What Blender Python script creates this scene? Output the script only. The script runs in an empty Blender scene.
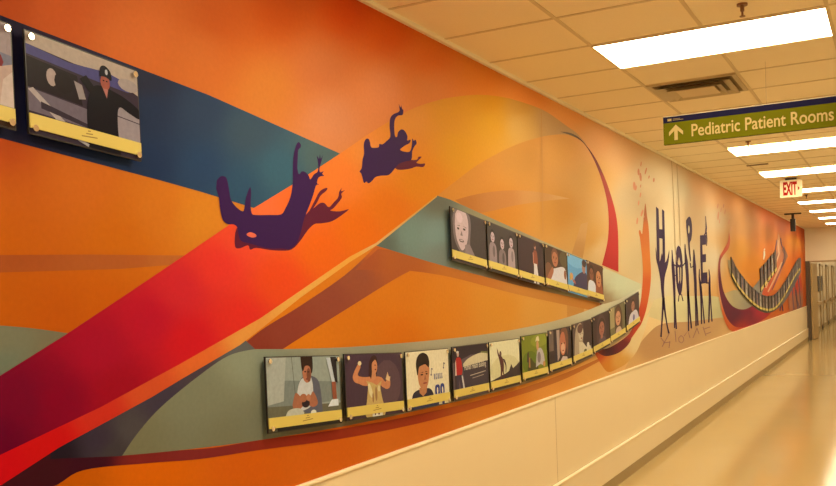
import bpy, bmesh, math
from mathutils import Vector, Matrix
from mathutils.geometry import delaunay_2d_cdt

# ------------------------------------------------------------------ camera calibration
F = 889.25; YAW = .492251; PITCH = -.027936; ROLL = -.038781; CX = 418.0; CY = 318.446
D = 2.13316; H = 1.69428          # camera: distance from left wall, eye height
CEIL = 3.065; WT = .943; LEDGE = .325; END = 26.6; RW = 3.05; SB = -3.6

def ray(px, py):
    u = (px-CX)/F; v = (CY-py)/F
    c, s = math.cos(ROLL), math.sin(ROLL); u, v = c*u-s*v, s*u+c*v
    c, s = math.cos(PITCH), math.sin(PITCH); fw, up = c-s*v, s+c*v
    c, s = math.cos(YAW), math.sin(YAW)
    return u*c-fw*s, u*s+fw*c, up
def W(px, py, x=0.0):             # point of the left wall plane (distance along, height)
    R = ray(px, py); t = (x-D)/R[0]; return t*R[1], H+t*R[2]
def P(px, py, s):                 # point of a cross plane at distance s -> x, z
    R = ray(px, py); t = s/R[1]; return D+t*R[0], H+t*R[2]
f0 = Vector(ray(CX, CY)).normalized()
r0 = (Vector(ray(CX+F, CY))-Vector(ray(CX, CY))).normalized()
u0 = (Vector(ray(CX, CY-F))-Vector(ray(CX, CY))).normalized()
def proj(s, z):                   # wall point -> picture coordinates, used only to look up the mural's inks
    v = Vector((-D, s, z-H)); w = max(v.dot(f0), .35)
    return CX+F*v.dot(r0)/w, CY-F*v.dot(u0)/w

C = bpy.context.scene.collection
# ------------------------------------------------------------------ materials
def lin(c):
    return tuple((x/255/12.92 if x/255 <= .04045 else ((x/255+.055)/1.055)**2.4) for x in c)
E0 = (1.27, .92, .50)
def ink(c):                       # paint colour under the corridor's warm lamps
    l = lin(c); return tuple(min(.92, a/b) for a, b in zip(l, E0))
MATS = {}
def mat(name, col, rough=.5, metal=0, spec=.5, emit=None, estr=0, noise=0, nscale=20, bump=0, coat=0):
    if name in MATS: return MATS[name]
    m = bpy.data.materials.new(name); m.use_nodes = True; nt = m.node_tree; b = nt.nodes['Principled BSDF']
    b.inputs['Base Color'].default_value = (*col, 1); b.inputs['Roughness'].default_value = rough
    b.inputs['Metallic'].default_value = metal; b.inputs['Specular IOR Level'].default_value = spec
    b.inputs['Coat Weight'].default_value = coat; b.inputs['Coat Roughness'].default_value = .05
    if emit: b.inputs['Emission Color'].default_value = (*emit, 1); b.inputs['Emission Strength'].default_value = estr
    if noise or bump:
        tc = nt.nodes.new('ShaderNodeTexCoord'); n = nt.nodes.new('ShaderNodeTexNoise'); n.inputs['Scale'].default_value = nscale
        n.inputs['Detail'].default_value = 4; nt.links.new(tc.outputs['Object'], n.inputs['Vector'])
        if noise:
            mx = nt.nodes.new('ShaderNodeMix'); mx.data_type = 'RGBA'
            mx.inputs['A'].default_value = (*[c*(1-noise) for c in col], 1); mx.inputs['B'].default_value = (*[min(1, c*(1+noise)) for c in col], 1)
            nt.links.new(n.outputs['Fac'], mx.inputs['Factor']); nt.links.new(mx.outputs['Result'], b.inputs['Base Color'])
        if bump:
            bp = nt.nodes.new('ShaderNodeBump'); bp.inputs['Strength'].default_value = bump; bp.inputs['Distance'].default_value = .01
            nt.links.new(n.outputs['Fac'], bp.inputs['Height']); nt.links.new(bp.outputs['Normal'], b.inputs['Normal'])
    MATS[name] = m; return m
def colmat(name, rough, spec, noise=0.0, coat=0):
    m = bpy.data.materials.new(name); m.use_nodes = True; nt = m.node_tree; b = nt.nodes['Principled BSDF']
    a = nt.nodes.new('ShaderNodeAttribute'); a.attribute_name = 'Col'
    b.inputs['Roughness'].default_value = rough; b.inputs['Specular IOR Level'].default_value = spec; b.inputs['Coat Weight'].default_value = coat
    out = a.outputs['Color']
    if noise:
        tc = nt.nodes.new('ShaderNodeTexCoord'); n = nt.nodes.new('ShaderNodeTexNoise'); n.inputs['Scale'].default_value = 60; n.inputs['Detail'].default_value = 5
        nt.links.new(tc.outputs['Object'], n.inputs['Vector'])
        mp = nt.nodes.new('ShaderNodeMapRange'); mp.inputs['To Min'].default_value = 1-noise; mp.inputs['To Max'].default_value = 1+noise
        nt.links.new(n.outputs['Fac'], mp.inputs['Value'])
        mx = nt.nodes.new('ShaderNodeVectorMath'); mx.operation = 'SCALE'; nt.links.new(out, mx.inputs[0]); nt.links.new(mp.outputs['Result'], mx.inputs['Scale']); out = mx.outputs[0]
    nt.links.new(out, b.inputs['Base Color']); return m
VINYL = colmat('mural_vinyl', .55, .05, .08)
PRINT = colmat('photo_print_gloss', .35, .1, .2)

# ------------------------------------------------------------------ object helpers
def link(o, parent=None, **kw):
    C.objects.link(o); o.parent = parent
    for k, v in kw.items(): o[k] = v
    return o
def empty(name, loc=(0, 0, 0), **kw):
    o = bpy.data.objects.new(name, None); o.location = loc; o.empty_display_size = .1; return link(o, **kw)
def obj(name, bm, m, parent=None, loc=(0, 0, 0), smooth=False, **kw):
    me = bpy.data.meshes.new(name); bmesh.ops.recalc_face_normals(bm, faces=bm.faces); bm.to_mesh(me); bm.free()
    for mm in (m if isinstance(m, (list, tuple)) else [m]): me.materials.append(mm)
    if smooth:
        for p in me.polygons: p.use_smooth = True
    o = bpy.data.objects.new(name, me); o.location = loc; return link(o, parent, **kw)
def box(bm, a, b, bev=0, mi=0):
    x0, y0, z0 = [min(p, q) for p, q in zip(a, b)]; x1, y1, z1 = [max(p, q) for p, q in zip(a, b)]
    vs = [bm.verts.new((x, y, z)) for x in (x0, x1) for y in (y0, y1) for z in (z0, z1)]
    fs = [bm.faces.new([vs[i] for i in q]) for q in ((0, 1, 3, 2), (4, 6, 7, 5), (0, 4, 5, 1), (2, 3, 7, 6), (0, 2, 6, 4), (1, 5, 7, 3))]
    for f in fs: f.material_index = mi
    if bev:
        es = list({e for f in fs for e in f.edges}); r = bmesh.ops.bevel(bm, geom=es, offset=bev, segments=2, affect='EDGES', profile=.5)
        for f in r['faces']: f.material_index = mi
    return bm
def B(*a, **k): return box(bmesh.new(), *a, **k)
def cyl(bm, c, r, h, axis='Z', seg=20, r2=None):
    M = {'Z': Matrix(), 'X': Matrix.Rotation(math.pi/2, 4, 'Y'), 'Y': Matrix.Rotation(math.pi/2, 4, 'X')}[axis]
    bmesh.ops.create_cone(bm, cap_ends=True, segments=seg, radius1=r, radius2=r if r2 is None else r2, depth=h, matrix=Matrix.Translation(c) @ M); return bm
def struct(name, bm, m, **k): return obj(name, bm, m, kind='structure', **k)

# ------------------------------------------------------------------ room shell
WALLP = mat('cream_wall_paint', (.86, .78, .62), .6, noise=.03, nscale=3)
TILE = mat('ceiling_tile', (.95, .84, .63), .9, spec=.1, noise=.05, nscale=120, bump=.06)
GRID = mat('ceiling_grid_paint', (.72, .60, .40), .6)
ANGLE = mat('wall_angle_paint', (.90, .84, .68), .5)
WAIN = mat('cream_wainscot_laminate', (.79, .67, .47), .35, spec=.4, noise=.02, nscale=2)
CAPM = mat('cream_cap_trim', (.92, .82, .62), .3)
BASEM = mat('tan_vinyl_base', (.33, .24, .11), .45)
SEAM = mat('seam_shadow_gap', (.45, .34, .2), .6)
# floor: glossy sheet vinyl
fm = mat('polished_vinyl_floor', (.51, .37, .17), .11, spec=.2, noise=.07, nscale=.9, coat=0)
struct('floor', B((-.1, SB, -.1), (RW+.1, 52, 0)), fm)
struct('ceiling', B((-.1, SB, CEIL), (RW+.1, 52, CEIL+.1)), TILE)
struct('wall_left', B((-.1, SB, 0), (0, END+.15, CEIL)), WALLP)
struct('wall_right', B((RW, SB, 0), (RW+.1, END+.15, CEIL)), WALLP)
struct('wall_back', B((-.1, SB-.1, 0), (RW+.1, SB, CEIL)), WALLP)
T = .6096; S0 = 4.98
bm = bmesh.new()
k = int((SB-S0)/T)
while S0+k*T < END:
    s = S0+k*T; box(bm, (.02, s-.010, CEIL-.004), (RW, s+.010, CEIL)); k += 1
for i in range(5): box(bm, (.645+i*T-.010, SB, CEIL-.0045), (.645+i*T+.010, END, CEIL))
struct('trim_1', bm, GRID)                                # T-bar grid
struct('trim_2', B((0, SB, CEIL-.022), (.022, END, CEIL)), ANGLE)   # wall angle
# wainscot
struct('trim_3', B((0, SB, LEDGE), (.012, END, WT-.014)), WAIN)
struct('trim_4', B((0, SB, WT-.014), (.020, END, WT), bev=.003), CAPM)
struct('trim_5', box(B((0, SB, .095), (.034, END, LEDGE-.012)), (0, SB, LEDGE-.012), (.040, END, LEDGE), bev=.004, mi=1), [WAIN, CAPM])
struct('baseboard_left', B((0, SB, 0), (.030, END, .10)), BASEM)
bm = bmesh.new()
for s in (-.15, 5.95): box(bm, (.010, s-.0025, LEDGE), (.0128, s+.0025, WT-.014))
box(bm, (.010, SB, LEDGE), (.0126, END, LEDGE+.003))
struct('trim_6', bm, SEAM)
struct('baseboard_right', B((RW-.01, SB, 0), (RW, END, .10)), BASEM)
struct('trim_7', B((RW-.03, SB, .80), (RW, END, .95), bev=.008), WAIN)

# ------------------------------------------------------------------ cross wall, doorway and the corridor beyond
DT = 2.17
struct('wall_end', B((.0, END, DT), (RW, END+.15, CEIL)), WALLP)
struct('wall_end_right', B((2.75, END, 0), (RW, END+.15, DT)), WALLP)
DKF = mat('dark_door_frame', (.10, .07, .05), .4); FRM = mat('tan_door_frame', (.42, .31, .18), .4)
bm = bmesh.new(); box(bm, (0, END-.03, 0), (.105, END+.17, DT)); 
dfr = struct('door_1', bm, DKF)
bm = bmesh.new(); box(bm, (.105, END-.02, DT-.045), (2.75, END+.17, DT)); box(bm, (2.70, END-.02, 0), (2.75, END+.17, DT))
struct('trim_8', bm, FRM)
leaf = empty('fire_door', (.115, END+.05, 0), label='tan door leaf held open at the far doorway of the corridor, silver lever', category='door')
leaf.rotation_euler = (0, 0, math.radians(-4))
WOODL = mat('tan_door_laminate', (.52, .36, .17), .4, noise=.1, nscale=6)
obj('door_panel', B((0, .0, .01), (.045, .92, DT-.06), bev=.003), WOODL, leaf)
STEEL = mat('brushed_steel', (.75, .68, .58), .25, metal=1)
bm = bmesh.new(); cyl(bm, (.055, .83, 1.02), .03, .02, 'X'); cyl(bm, (.085, .83, 1.02), .011, .06, 'X'); box(bm, (.10, .70, 1.007), (.118, .845, 1.033), bev=.004)
obj('door_handle', bm, STEEL, leaf, label='silver lever handle')
# beyond
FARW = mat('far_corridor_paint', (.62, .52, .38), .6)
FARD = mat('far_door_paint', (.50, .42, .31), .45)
struct('wall_far_left', B((-.1, END+.15, 0), (0, 52, CEIL)), FARW)
struct('wall_far_right', B((RW, END+.15, 0), (RW+.1, 52, CEIL)), FARW)
struct('wall_far_end', B((-.1, 51.9, 0), (RW+.1, 52, CEIL)), FARW)
struct('baseboard_far_left', B((0, END+.17, 0), (.02, 51.9, .14)), BASEM)
for n, s in enumerate((31.6, 34.6, 38.0, 42.0)):
    bm = bmesh.new()
    for a in (s-.06, s+1.0): box(bm, (0, a, 0), (.05, a+.06, 2.16))
    box(bm, (0, s-.06, 2.1), (.05, s+1.06, 2.16)); box(bm, (0, s, 0), (.02, s+1.0, 2.1), mi=1)
    struct('door_%d' % (n+2), bm, [FRM, FARD])
hr = empty('handrail', (0, 0, 0), label='cream wall handrail in the corridor beyond the far doorway', category='handrail')
for a, b in ((27.8, 31.4), (32.8, 34.4), (35.8, 37.8), (39.2, 41.8), (43.2, 50)): obj('rail', B((.05, a, .84), (.09, b, .95), bev=.008), mat('handrail_wood', (.38, .24, .12), .4), hr)
for a in (28, 31, 33, 34.2, 36, 37.6, 39.4, 41.5, 44, 49): obj('bracket', B((0, a, .87), (.05, a+.05, .92)), STEEL, hr)
obj('notice_board', B((.001, W(817.5, 283)[0], W(820, 291)[1]), (.03, W(822.3, 283)[0], W(820, 276)[1]), bev=.004), mat('dark_board', (.06, .05, .05), .4),
    label='small dark board on the wall just beyond the far doorway', category='notice board')

# ------------------------------------------------------------------ ceiling fittings
DIFF = mat('lamp_diffuser', (.9, .85, .7), .5, emit=(1.0, .86, .56), estr=16.3)
LFR = mat('lamp_frame_white', (.8, .66, .45), .5)
def troffer():
    t = empty('ceiling_light', category='ceiling light', group='recessed corridor ceiling lights')
    w, l = 4*T/2, T
    bm = bmesh.new()
    for a, b in (((0, 0), (w, .008)), ((0, l-.008), (w, l)), ((0, .008), (.008, l-.008)), ((w-.008, .008), (w, l-.008))):
        box(bm, (a[0], a[1], -.007), (b[0], b[1], 0))
    obj('frame', bm, LFR, t); obj('diffuser', B((.008, .008, -.004), (w-.008, l-.008, -.001)), DIFF, t)
    return t
def copy_tree(o, parent=None):
    c = o.copy(); C.objects.link(c); c.parent = parent
    for ch in list(o.children): copy_tree(ch, c)
    return c
t0 = troffer(); spots = [S0-4*T*k for k in (0, 1, 2, 3)] + [S0+4*T*k-(.22 if k in (2, 3) else 0) for k in range(1, 9)] + [29, 32, 35.5, 39, 43, 47]
lab = {0: 'large bright ceiling light panel, nearest and widest in view, before the vent',
       4: 'bright ceiling light panel mostly hidden behind the green hanging sign',
       5: 'bright ceiling light panel seen just under the green hanging sign',
       6: 'bright ceiling light panel directly above the exit sign',
       7: 'bright ceiling light panel level with the exit sign, partly behind it',
       8: 'bright ceiling light panel next beyond the exit sign',
       9: 'third to last thin ceiling light panel before the far doorway wall',
       10: 'second to last thin ceiling light panel before the far doorway wall',
       11: 'smallest farthest ceiling light panel, close to the far doorway wall'}
for i, s in enumerate(spots):
    o = t0 if i == 0 else copy_tree(t0)
    o.location = (.645, s, CEIL-.0045 if s < END else CEIL-.001)
    o['label'] = lab.get(i, 'ceiling light panel behind the camera position' if s < 3 else 'ceiling light panel in the corridor beyond the far doorway')

vent = empty('ceiling_vent', (.655, S0+2*T, CEIL), label='square cream ceiling air vent with a dropped centre plate between light and green sign', category='air vent')
VM = mat('vent_paint', (.55, .45, .29), .5); VD = mat('vent_throat', (.30, .21, .11), .8); L = T-.02
VM2 = mat('vent_plate_paint', (.68, .55, .36), .5)
bm = bmesh.new()
for a, b in (((0, 0), (L, .03)), ((0, L-.03), (L, L)), ((0, .03), (.03, L-.03)), ((L-.03, .03), (L, L-.03))): box(bm, (a[0], a[1], -.012), (b[0], b[1], -.004))
obj('frame', bm, VM, vent)
obj('throat', B((.03, .03, -.006), (L-.03, L-.03, -.0045)), VD, vent)
def ring(bm, i0, z0, i1, z1):
    q = lambda i, z: [bm.verts.new(p) for p in ((i, i, z), (L-i, i, z), (L-i, L-i, z), (i, L-i, z))]
    a, b = q(i0, z0), q(i1, z1)
    for j in range(4): bm.faces.new((a[j], a[(j+1) % 4], b[(j+1) % 4], b[j]))
for i0, z0, i1, z1 in ((.045, -.028, .10, -.010), (.11, -.040, .155, -.016)):
    bm = bmesh.new(); ring(bm, i0, z0, i1, z1); ring(bm, i0+.003, z0-.002, i1+.003, z1-.002); obj('louvre', bm, VM, vent)
obj('centre_plate', B((.165, .165, -.036), (L-.165, L-.165, -.030)), VM2, vent)

def sprinkler(x, s, label, m):
    t = empty('sprinkler', (x, s, CEIL), label=label, category='sprinkler', group='ceiling sprinklers')
    obj('escutcheon', cyl(bmesh.new(), (0, 0, -.005), .026, .010), m, t)
    bm = bmesh.new(); cyl(bm, (0, 0, -.022), .010, .03); cyl(bm, (0, .014, -.045), .003, .03); cyl(bm, (0, -.014, -.045), .003, .03); cyl(bm, (0, 0, -.062), .014, .003)
    obj('head', bm, m, t)
BRZ = mat('sprinkler_bronze', (.30, .16, .10), .4, metal=.6); BLK = mat('black_plastic', (.02, .017, .017), .5)
sprinkler(1.50, 4.70, 'small sprinkler head beside the nearest ceiling light at the top edge', BRZ)
sprinkler(.90, 9.30, 'small sprinkler head under the green hanging sign against a light', BRZ)
sprinkler(.90, 15.9, 'small dark sprinkler head just right of and below the exit sign', BLK)
obj('ceiling_slot', B((.62, 11.2, CEIL-.01), (.86, 11.26, CEIL-.0046)), mat('slot_dark', (.20, .12, .06), .6), label='small dark slot in the ceiling tile below the green sign', category='air slot')
br = empty('ceiling_bracket', (.31, 20.05, CEIL), label='black T-shaped bracket hanging from the ceiling beside the far mural', category='bracket')
obj('mount_plate', B((-.16, -.05, -.03), (.16, .05, -.0046)), BLK, br)
obj('stem', B((-.025, -.025, -.16), (.025, .025, -.03)), BLK, br)
obj('hanging_body', B((-.05, -.04, -.38), (.05, .04, -.12), bev=.01), BLK, br)

def text(body, size, name, m, parent, loc, rot, ext=.0006, align='LEFT', xs=1.0, bold=0, **kw):
    cu = bpy.data.curves.new(name, 'FONT'); cu.body = body; cu.size = size; cu.extrude = ext; cu.align_x = align; cu.offset = bold; cu.space_character = 1.0
    tmp = bpy.data.objects.new('tmp', cu); C.objects.link(tmp); dg = bpy.context.evaluated_depsgraph_get()
    me = bpy.data.meshes.new_from_object(tmp.evaluated_get(dg)); bpy.data.objects.remove(tmp)
    for v in me.vertices: v.co.x *= xs
    me.materials.clear(); me.materials.append(m)
    o = bpy.data.objects.new(name, me); o.location = loc; o.rotation_euler = rot; return link(o, parent, **kw)
FRONT = (math.pi/2, 0, 0)        # lettering that faces the camera side (-Y)

# green hanging sign
SS = 6.0
x0, zt = P(663, 118, SS); _, zb = P(664, 146, SS); xr, _ = P(836, 98, SS); x1 = 2.02
sg = empty('hanging_sign', (0, SS, 0), label='green overhead direction sign reading Pediatric Patient Rooms with an up arrow', category='sign')
zt = 2.792; zb = 2.612
GREEN = mat('sign_green', (.080, .078, .001), .7, spec=.05); NAVY = mat('sign_navy', (.010, .009, .03), .8, spec=.02)
LET = mat('sign_lettering', (.34, .25, .10), .6, spec=.05); FRAMEM = mat('sign_edge_steel', (.25, .2, .15), .4, metal=.5)
hb = zt-.038
obj('sign_panel', B((x0, 0, zb), (x1, .03, hb), bev=.001), GREEN, sg)
obj('header_band', B((x0, -.001, hb), (x1, .031, zt)), NAVY, sg, label='navy top band')
obj('top_cap', B((x0, -.002, zt), (x1, .032, zt+.004)), FRAMEM, sg)
for x in (1.45, 1.95): obj('hanging_wire', cyl(bmesh.new(), (x, .015, (zt+CEIL)/2), .0007, CEIL-zt, seg=8), FRAMEM, sg)
ax, az = P(676, 132, SS)
bm = bmesh.new()
for pts in ([(-.011, -.052), (.011, -.052), (.011, .02), (-.011, .02)], [(0, .048), (.045, .003), (.045, -.022), (0, .020)], [(0, .048), (0, .020), (-.045, -.022), (-.045, .003)]):
    a = [bm.verts.new((x, -.0015, z)) for x, z in pts]; b = [bm.verts.new((x, 0, z)) for x, z in pts]; n = len(pts)
    bm.faces.new(a); bm.faces.new(b[::-1])
    for i in range(n): bm.faces.new((a[i], b[i], b[(i+1) % n], a[(i+1) % n]))
obj('arrow', bm, LET, sg, (ax, -.001, az), label='pale up arrow')
tx, tz = P(691, 139.5, SS); te, _ = P(834, 123, SS)
tt = text('Pediatric Patient Rooms', .112, 'lettering', LET, sg, (tx, -.002, zb+.038), FRONT, bold=.0012)
wd = max(v.co.x for v in tt.data.vertices); k_ = (te-tx)/wd
for v in tt.data.vertices: v.co.x *= k_
print('SIGN', x0, xr, zt, zb, 'xscale', k_)
bm = bmesh.new(); lx = x0+.03
for a, b in ((0, .006), (.009, .015), (.018, .024)): box(bm, (lx+a, -.0025, hb+.010), (lx+b, -.001, hb+.026))
box(bm, (lx+.003, -.0025, hb+.015), (lx+.021, -.001, hb+.020))
for j in (0, 1): box(bm, (lx+.033, -.0025, hb+.013+j*.008), (lx+.10-.02*j, -.001, hb+.015+j*.008))
obj('logo_mark', bm, LET, sg, label='small pale mark')

# exit sign
xs = 13.05
ex = empty('exit_sign', (0, xs, 0), label='lit white ceiling sign reading EXIT in red letters with right chevron', category='exit sign')
ea, ez = P(779.5, 180, xs); eb, _ = P(802, 178, xs); ezt = CEIL-.03; ezb = ezt-.235
EXM = mat('exit_housing', (.85, .75, .55), .4); EXF = mat('exit_face', (.62, .50, .33), .6, spec=.1, emit=(1, .75, .42), estr=.15)
obj('housing', B((ea, 0, ezb), (eb, .05, ezt), bev=.008), EXM, ex); obj('face', B((ea+.012, -.003, ezb+.012), (eb-.012, .001, ezt-.012)), EXF, ex)
obj('canopy', B((ea+.07, -.01, ezt), (eb-.07, .06, CEIL-.0046)), BLK, ex, label='black ceiling canopy')
RED = mat('exit_red', (.34, .008, .006), .6, spec=.1)
tt = text('EXIT', .235, 'lettering', RED, ex, (ea+.04, -.0045, ezb+.04), FRONT, bold=.010)
wd = max(v.co.x for v in tt.data.vertices); k_ = (eb-ea-.105)/wd
for v in tt.data.vertices: v.co.x *= k_
bm = bmesh.new()
pts = [(eb-.055, ezb+.085), (eb-.03, ezb+.115), (eb-.055, ezb+.145)]
a = [bm.verts.new((x, -.005, z)) for x, z in pts]; bm.faces.new(a); obj('chevron', bm, RED, ex)

# ------------------------------------------------------------------ the mural
def cr(pts, n=6):                 # smooth curve through points
    out = []
    for i in range(len(pts)-1):
        p0 = pts[max(i-1, 0)]; p1 = pts[i]; p2 = pts[i+1]; p3 = pts[min(i+2, len(pts)-1)]
        for j in range(n):
            t = j/n
            out.append(tuple(.5*(2*b+(c-a)*t+(2*a-5*b+4*c-d)*t*t+(3*b-a-3*c+d)*t**3) for a, b, c, d in zip(p0, p1, p2, p3)))
    return out+[tuple(pts[-1])]
def field(cols, x, y):
    if len(cols) == 1: return ink(cols[0][2])
    sw = 0; r = [0, 0, 0]
    for cx, cy, c in cols:
        w = 1/(((cx-x)**2+(cy-y)**2)**1.5+30); sw += w; l = c
        for i in range(3): r[i] += w*c[i]
    return ink([a/sw for a in r])
mural = empty('wall_mural', (0, 0, 0), label='long printed wall mural of orange fields, red ribbons and purple figures above cream wainscot', category='mural')
LAY = [0]
def flat(name, loops, cols, step=6, lift=None, parent=mural, **kw):
    """thin vinyl shape on the wall; loops traced, laid at its true place on the wall plane"""
    LAY[0] += 1
    if loops and isinstance(loops[0][0], (int, float)): loops = [loops]
    vs, es, fs, cl = [], [], [], []
    for lp in loops:
        q = [lp[0]]
        for p in lp[1:]:
            if abs(p[0]-q[-1][0])+abs(p[1]-q[-1][1]) > .05: q.append(p)
        if abs(q[0][0]-q[-1][0])+abs(q[0][1]-q[-1][1]) < .05: q.pop()
        # subdivide long edges
        dn = []
        for i, p in enumerate(q):
            r = q[(i+1) % len(q)]; L_ = math.hypot(r[0]-p[0], r[1]-p[1]); n = max(1, int(L_/step)) if len(cols) > 1 else 1
            dn += [(p[0]+(r[0]-p[0])*j/n, p[1]+(r[1]-p[1])*j/n) for j in range(n)]
        n = len(dn); pts = [Vector(p) for p in dn]; edges = [(i, (i+1) % n) for i in range(n)]
        if len(cols) > 1:
            xs_ = [p[0] for p in dn]; ys_ = [p[1] for p in dn]
            y = min(ys_)+step/2
            while y < max(ys_):
                x = min(xs_)+step/2
                while x < max(xs_):
                    ins = False
                    for i in range(n):
                        a, b = dn[i], dn[(i+1) % n]
                        if (a[1] > y) != (b[1] > y) and x < (b[0]-a[0])*(y-a[1])/(b[1]-a[1])+a[0]: ins = not ins
                    if ins: pts.append(Vector((x, y)))
                    x += step
                y += step
        v, e, f, *_ = delaunay_2d_cdt(pts, edges, [], 1, 1e-4)
        o = len(vs)
        for p in v:
            lf = .0007+(lift or LAY[0])*.00007; s, z = W(p[0], p[1], lf); vs.append((lf, s, z)); cl.append(field(cols, p[0], p[1]))
        fs += [tuple(i+o for i in g) for g in f]
    me = bpy.data.meshes.new(name); me.from_pydata(vs, [], fs); me.materials.append(VINYL)
    at = me.color_attributes.new('Col', 'FLOAT_COLOR', 'POINT')
    for i, c in enumerate(cl): at.data[i].color = (*c, 1)
    o = bpy.data.objects.new(name, me); return link(o, parent, **kw)

# background field: its own grid in wall coordinates; inks lightened near the ceiling to offset weak lamplight there
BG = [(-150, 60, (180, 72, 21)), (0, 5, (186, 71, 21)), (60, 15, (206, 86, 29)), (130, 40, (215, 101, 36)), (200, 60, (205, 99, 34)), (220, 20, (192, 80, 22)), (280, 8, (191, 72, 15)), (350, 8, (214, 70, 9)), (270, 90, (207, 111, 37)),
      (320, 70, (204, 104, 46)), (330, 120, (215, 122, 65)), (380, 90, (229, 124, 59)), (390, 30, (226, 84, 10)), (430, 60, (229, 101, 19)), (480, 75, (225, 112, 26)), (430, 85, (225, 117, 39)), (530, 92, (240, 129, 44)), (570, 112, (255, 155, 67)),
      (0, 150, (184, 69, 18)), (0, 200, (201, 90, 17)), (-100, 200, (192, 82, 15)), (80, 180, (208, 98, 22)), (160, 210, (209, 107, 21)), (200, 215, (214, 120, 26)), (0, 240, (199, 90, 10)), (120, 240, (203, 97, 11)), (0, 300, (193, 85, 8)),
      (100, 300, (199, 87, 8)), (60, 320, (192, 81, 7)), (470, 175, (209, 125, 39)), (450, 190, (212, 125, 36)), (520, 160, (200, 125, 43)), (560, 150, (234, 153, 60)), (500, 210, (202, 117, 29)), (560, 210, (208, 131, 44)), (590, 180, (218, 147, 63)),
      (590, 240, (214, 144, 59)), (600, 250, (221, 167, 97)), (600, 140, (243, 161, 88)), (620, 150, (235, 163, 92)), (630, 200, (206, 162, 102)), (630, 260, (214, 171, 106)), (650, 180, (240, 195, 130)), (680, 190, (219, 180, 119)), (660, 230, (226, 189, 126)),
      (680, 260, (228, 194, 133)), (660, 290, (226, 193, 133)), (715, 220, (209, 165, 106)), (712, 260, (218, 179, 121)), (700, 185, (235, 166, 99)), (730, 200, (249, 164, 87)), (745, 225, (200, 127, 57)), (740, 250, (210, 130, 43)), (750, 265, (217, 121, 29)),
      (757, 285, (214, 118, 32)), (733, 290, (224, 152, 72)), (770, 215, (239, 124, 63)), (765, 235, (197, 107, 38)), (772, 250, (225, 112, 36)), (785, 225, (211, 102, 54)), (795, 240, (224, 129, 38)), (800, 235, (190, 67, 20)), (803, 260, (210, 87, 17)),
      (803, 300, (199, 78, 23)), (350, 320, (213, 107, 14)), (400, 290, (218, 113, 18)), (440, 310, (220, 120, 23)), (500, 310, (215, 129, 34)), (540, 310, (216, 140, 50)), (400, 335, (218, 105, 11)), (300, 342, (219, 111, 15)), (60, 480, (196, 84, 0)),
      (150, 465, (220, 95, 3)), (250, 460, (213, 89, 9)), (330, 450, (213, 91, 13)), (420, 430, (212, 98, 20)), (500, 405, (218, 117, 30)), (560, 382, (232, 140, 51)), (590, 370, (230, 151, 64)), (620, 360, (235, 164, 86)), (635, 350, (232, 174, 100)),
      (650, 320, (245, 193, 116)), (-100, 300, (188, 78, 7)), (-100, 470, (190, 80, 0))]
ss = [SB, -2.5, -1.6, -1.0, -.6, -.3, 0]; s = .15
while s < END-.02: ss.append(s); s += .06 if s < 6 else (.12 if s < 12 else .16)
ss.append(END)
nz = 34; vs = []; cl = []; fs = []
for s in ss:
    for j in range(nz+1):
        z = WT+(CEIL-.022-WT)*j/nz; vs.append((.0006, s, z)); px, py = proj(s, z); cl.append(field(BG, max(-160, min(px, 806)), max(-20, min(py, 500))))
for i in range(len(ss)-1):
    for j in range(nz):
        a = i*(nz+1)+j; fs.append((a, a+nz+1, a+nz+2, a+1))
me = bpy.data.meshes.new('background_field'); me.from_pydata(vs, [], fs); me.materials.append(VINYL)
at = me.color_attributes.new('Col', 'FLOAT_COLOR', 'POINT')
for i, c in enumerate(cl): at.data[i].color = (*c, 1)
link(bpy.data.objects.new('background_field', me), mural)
LAY[0] = 2
BASE = lambda x: 486-(x-290.8)*.344   # wainscot top in the picture
# faint brown bands printed behind everything
flat('brown_band', [(-170, 254), (0, 255), (90, 254.5), (184, 255.5), (170, 265), (120, 269), (0, 272.5), (-170, 274)], [(0, 262, (170, 76, 26)), (120, 262, (176, 84, 30)), (175, 260, (184, 94, 34))])
flat('brown_arc', cr([(455, 200), (478, 194), (506, 190.5), (535, 191.5), (570, 198.5)])+cr([(570, 198.5), (544, 201), (515, 205.5), (489, 211.5), (474, 212), (455, 200)]), [(460, 203, (186, 104, 36)), (500, 198, (190, 112, 46)), (540, 195, (206, 134, 62)), (565, 198, (218, 150, 76))])
flat('brown_arc', [(581, 224), (588, 222), (585, 245), (582, 262), (571, 256)], [(585, 224, (216, 150, 76)), (577, 256, (198, 132, 62))])
flat('brown_arc', [(567, 296), (585, 300), (583, 318), (567, 322)], [(575, 308, (204, 130, 52))])
# lower-left teal and upper blue band
flat('teal_band', cr([(-170, 318), (0, 325.5), (70, 333.5), (110, 339)])+[(60, 420), (-170, 470)], [(0, 335, (124, 114, 78)), (60, 340, (122, 106, 70)), (0, 370, (112, 112, 80)), (-150, 340, (110, 105, 75))])
flat('blue_band', [(-170, -53), (0, 15), (210, 95.5), (341, 154), (290, 200), (254, 208), (200, 191.5), (159, 180), (0, 138), (-170, 92)],
     [(-150, 40, (30, 24, 36)), (0, 60, (28, 22, 36)), (60, 90, (30, 28, 50)), (60, 40, (52, 36, 44)), (150, 80, (42, 42, 52)), (150, 110, (36, 46, 62)), (150, 165, (32, 46, 66)), (200, 110, (46, 58, 70)), (200, 170, (40, 60, 78)), (250, 130, (58, 72, 74)), (240, 190, (46, 72, 82)), (320, 155, (78, 92, 80)), (280, 170, (56, 86, 88))])
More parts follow.
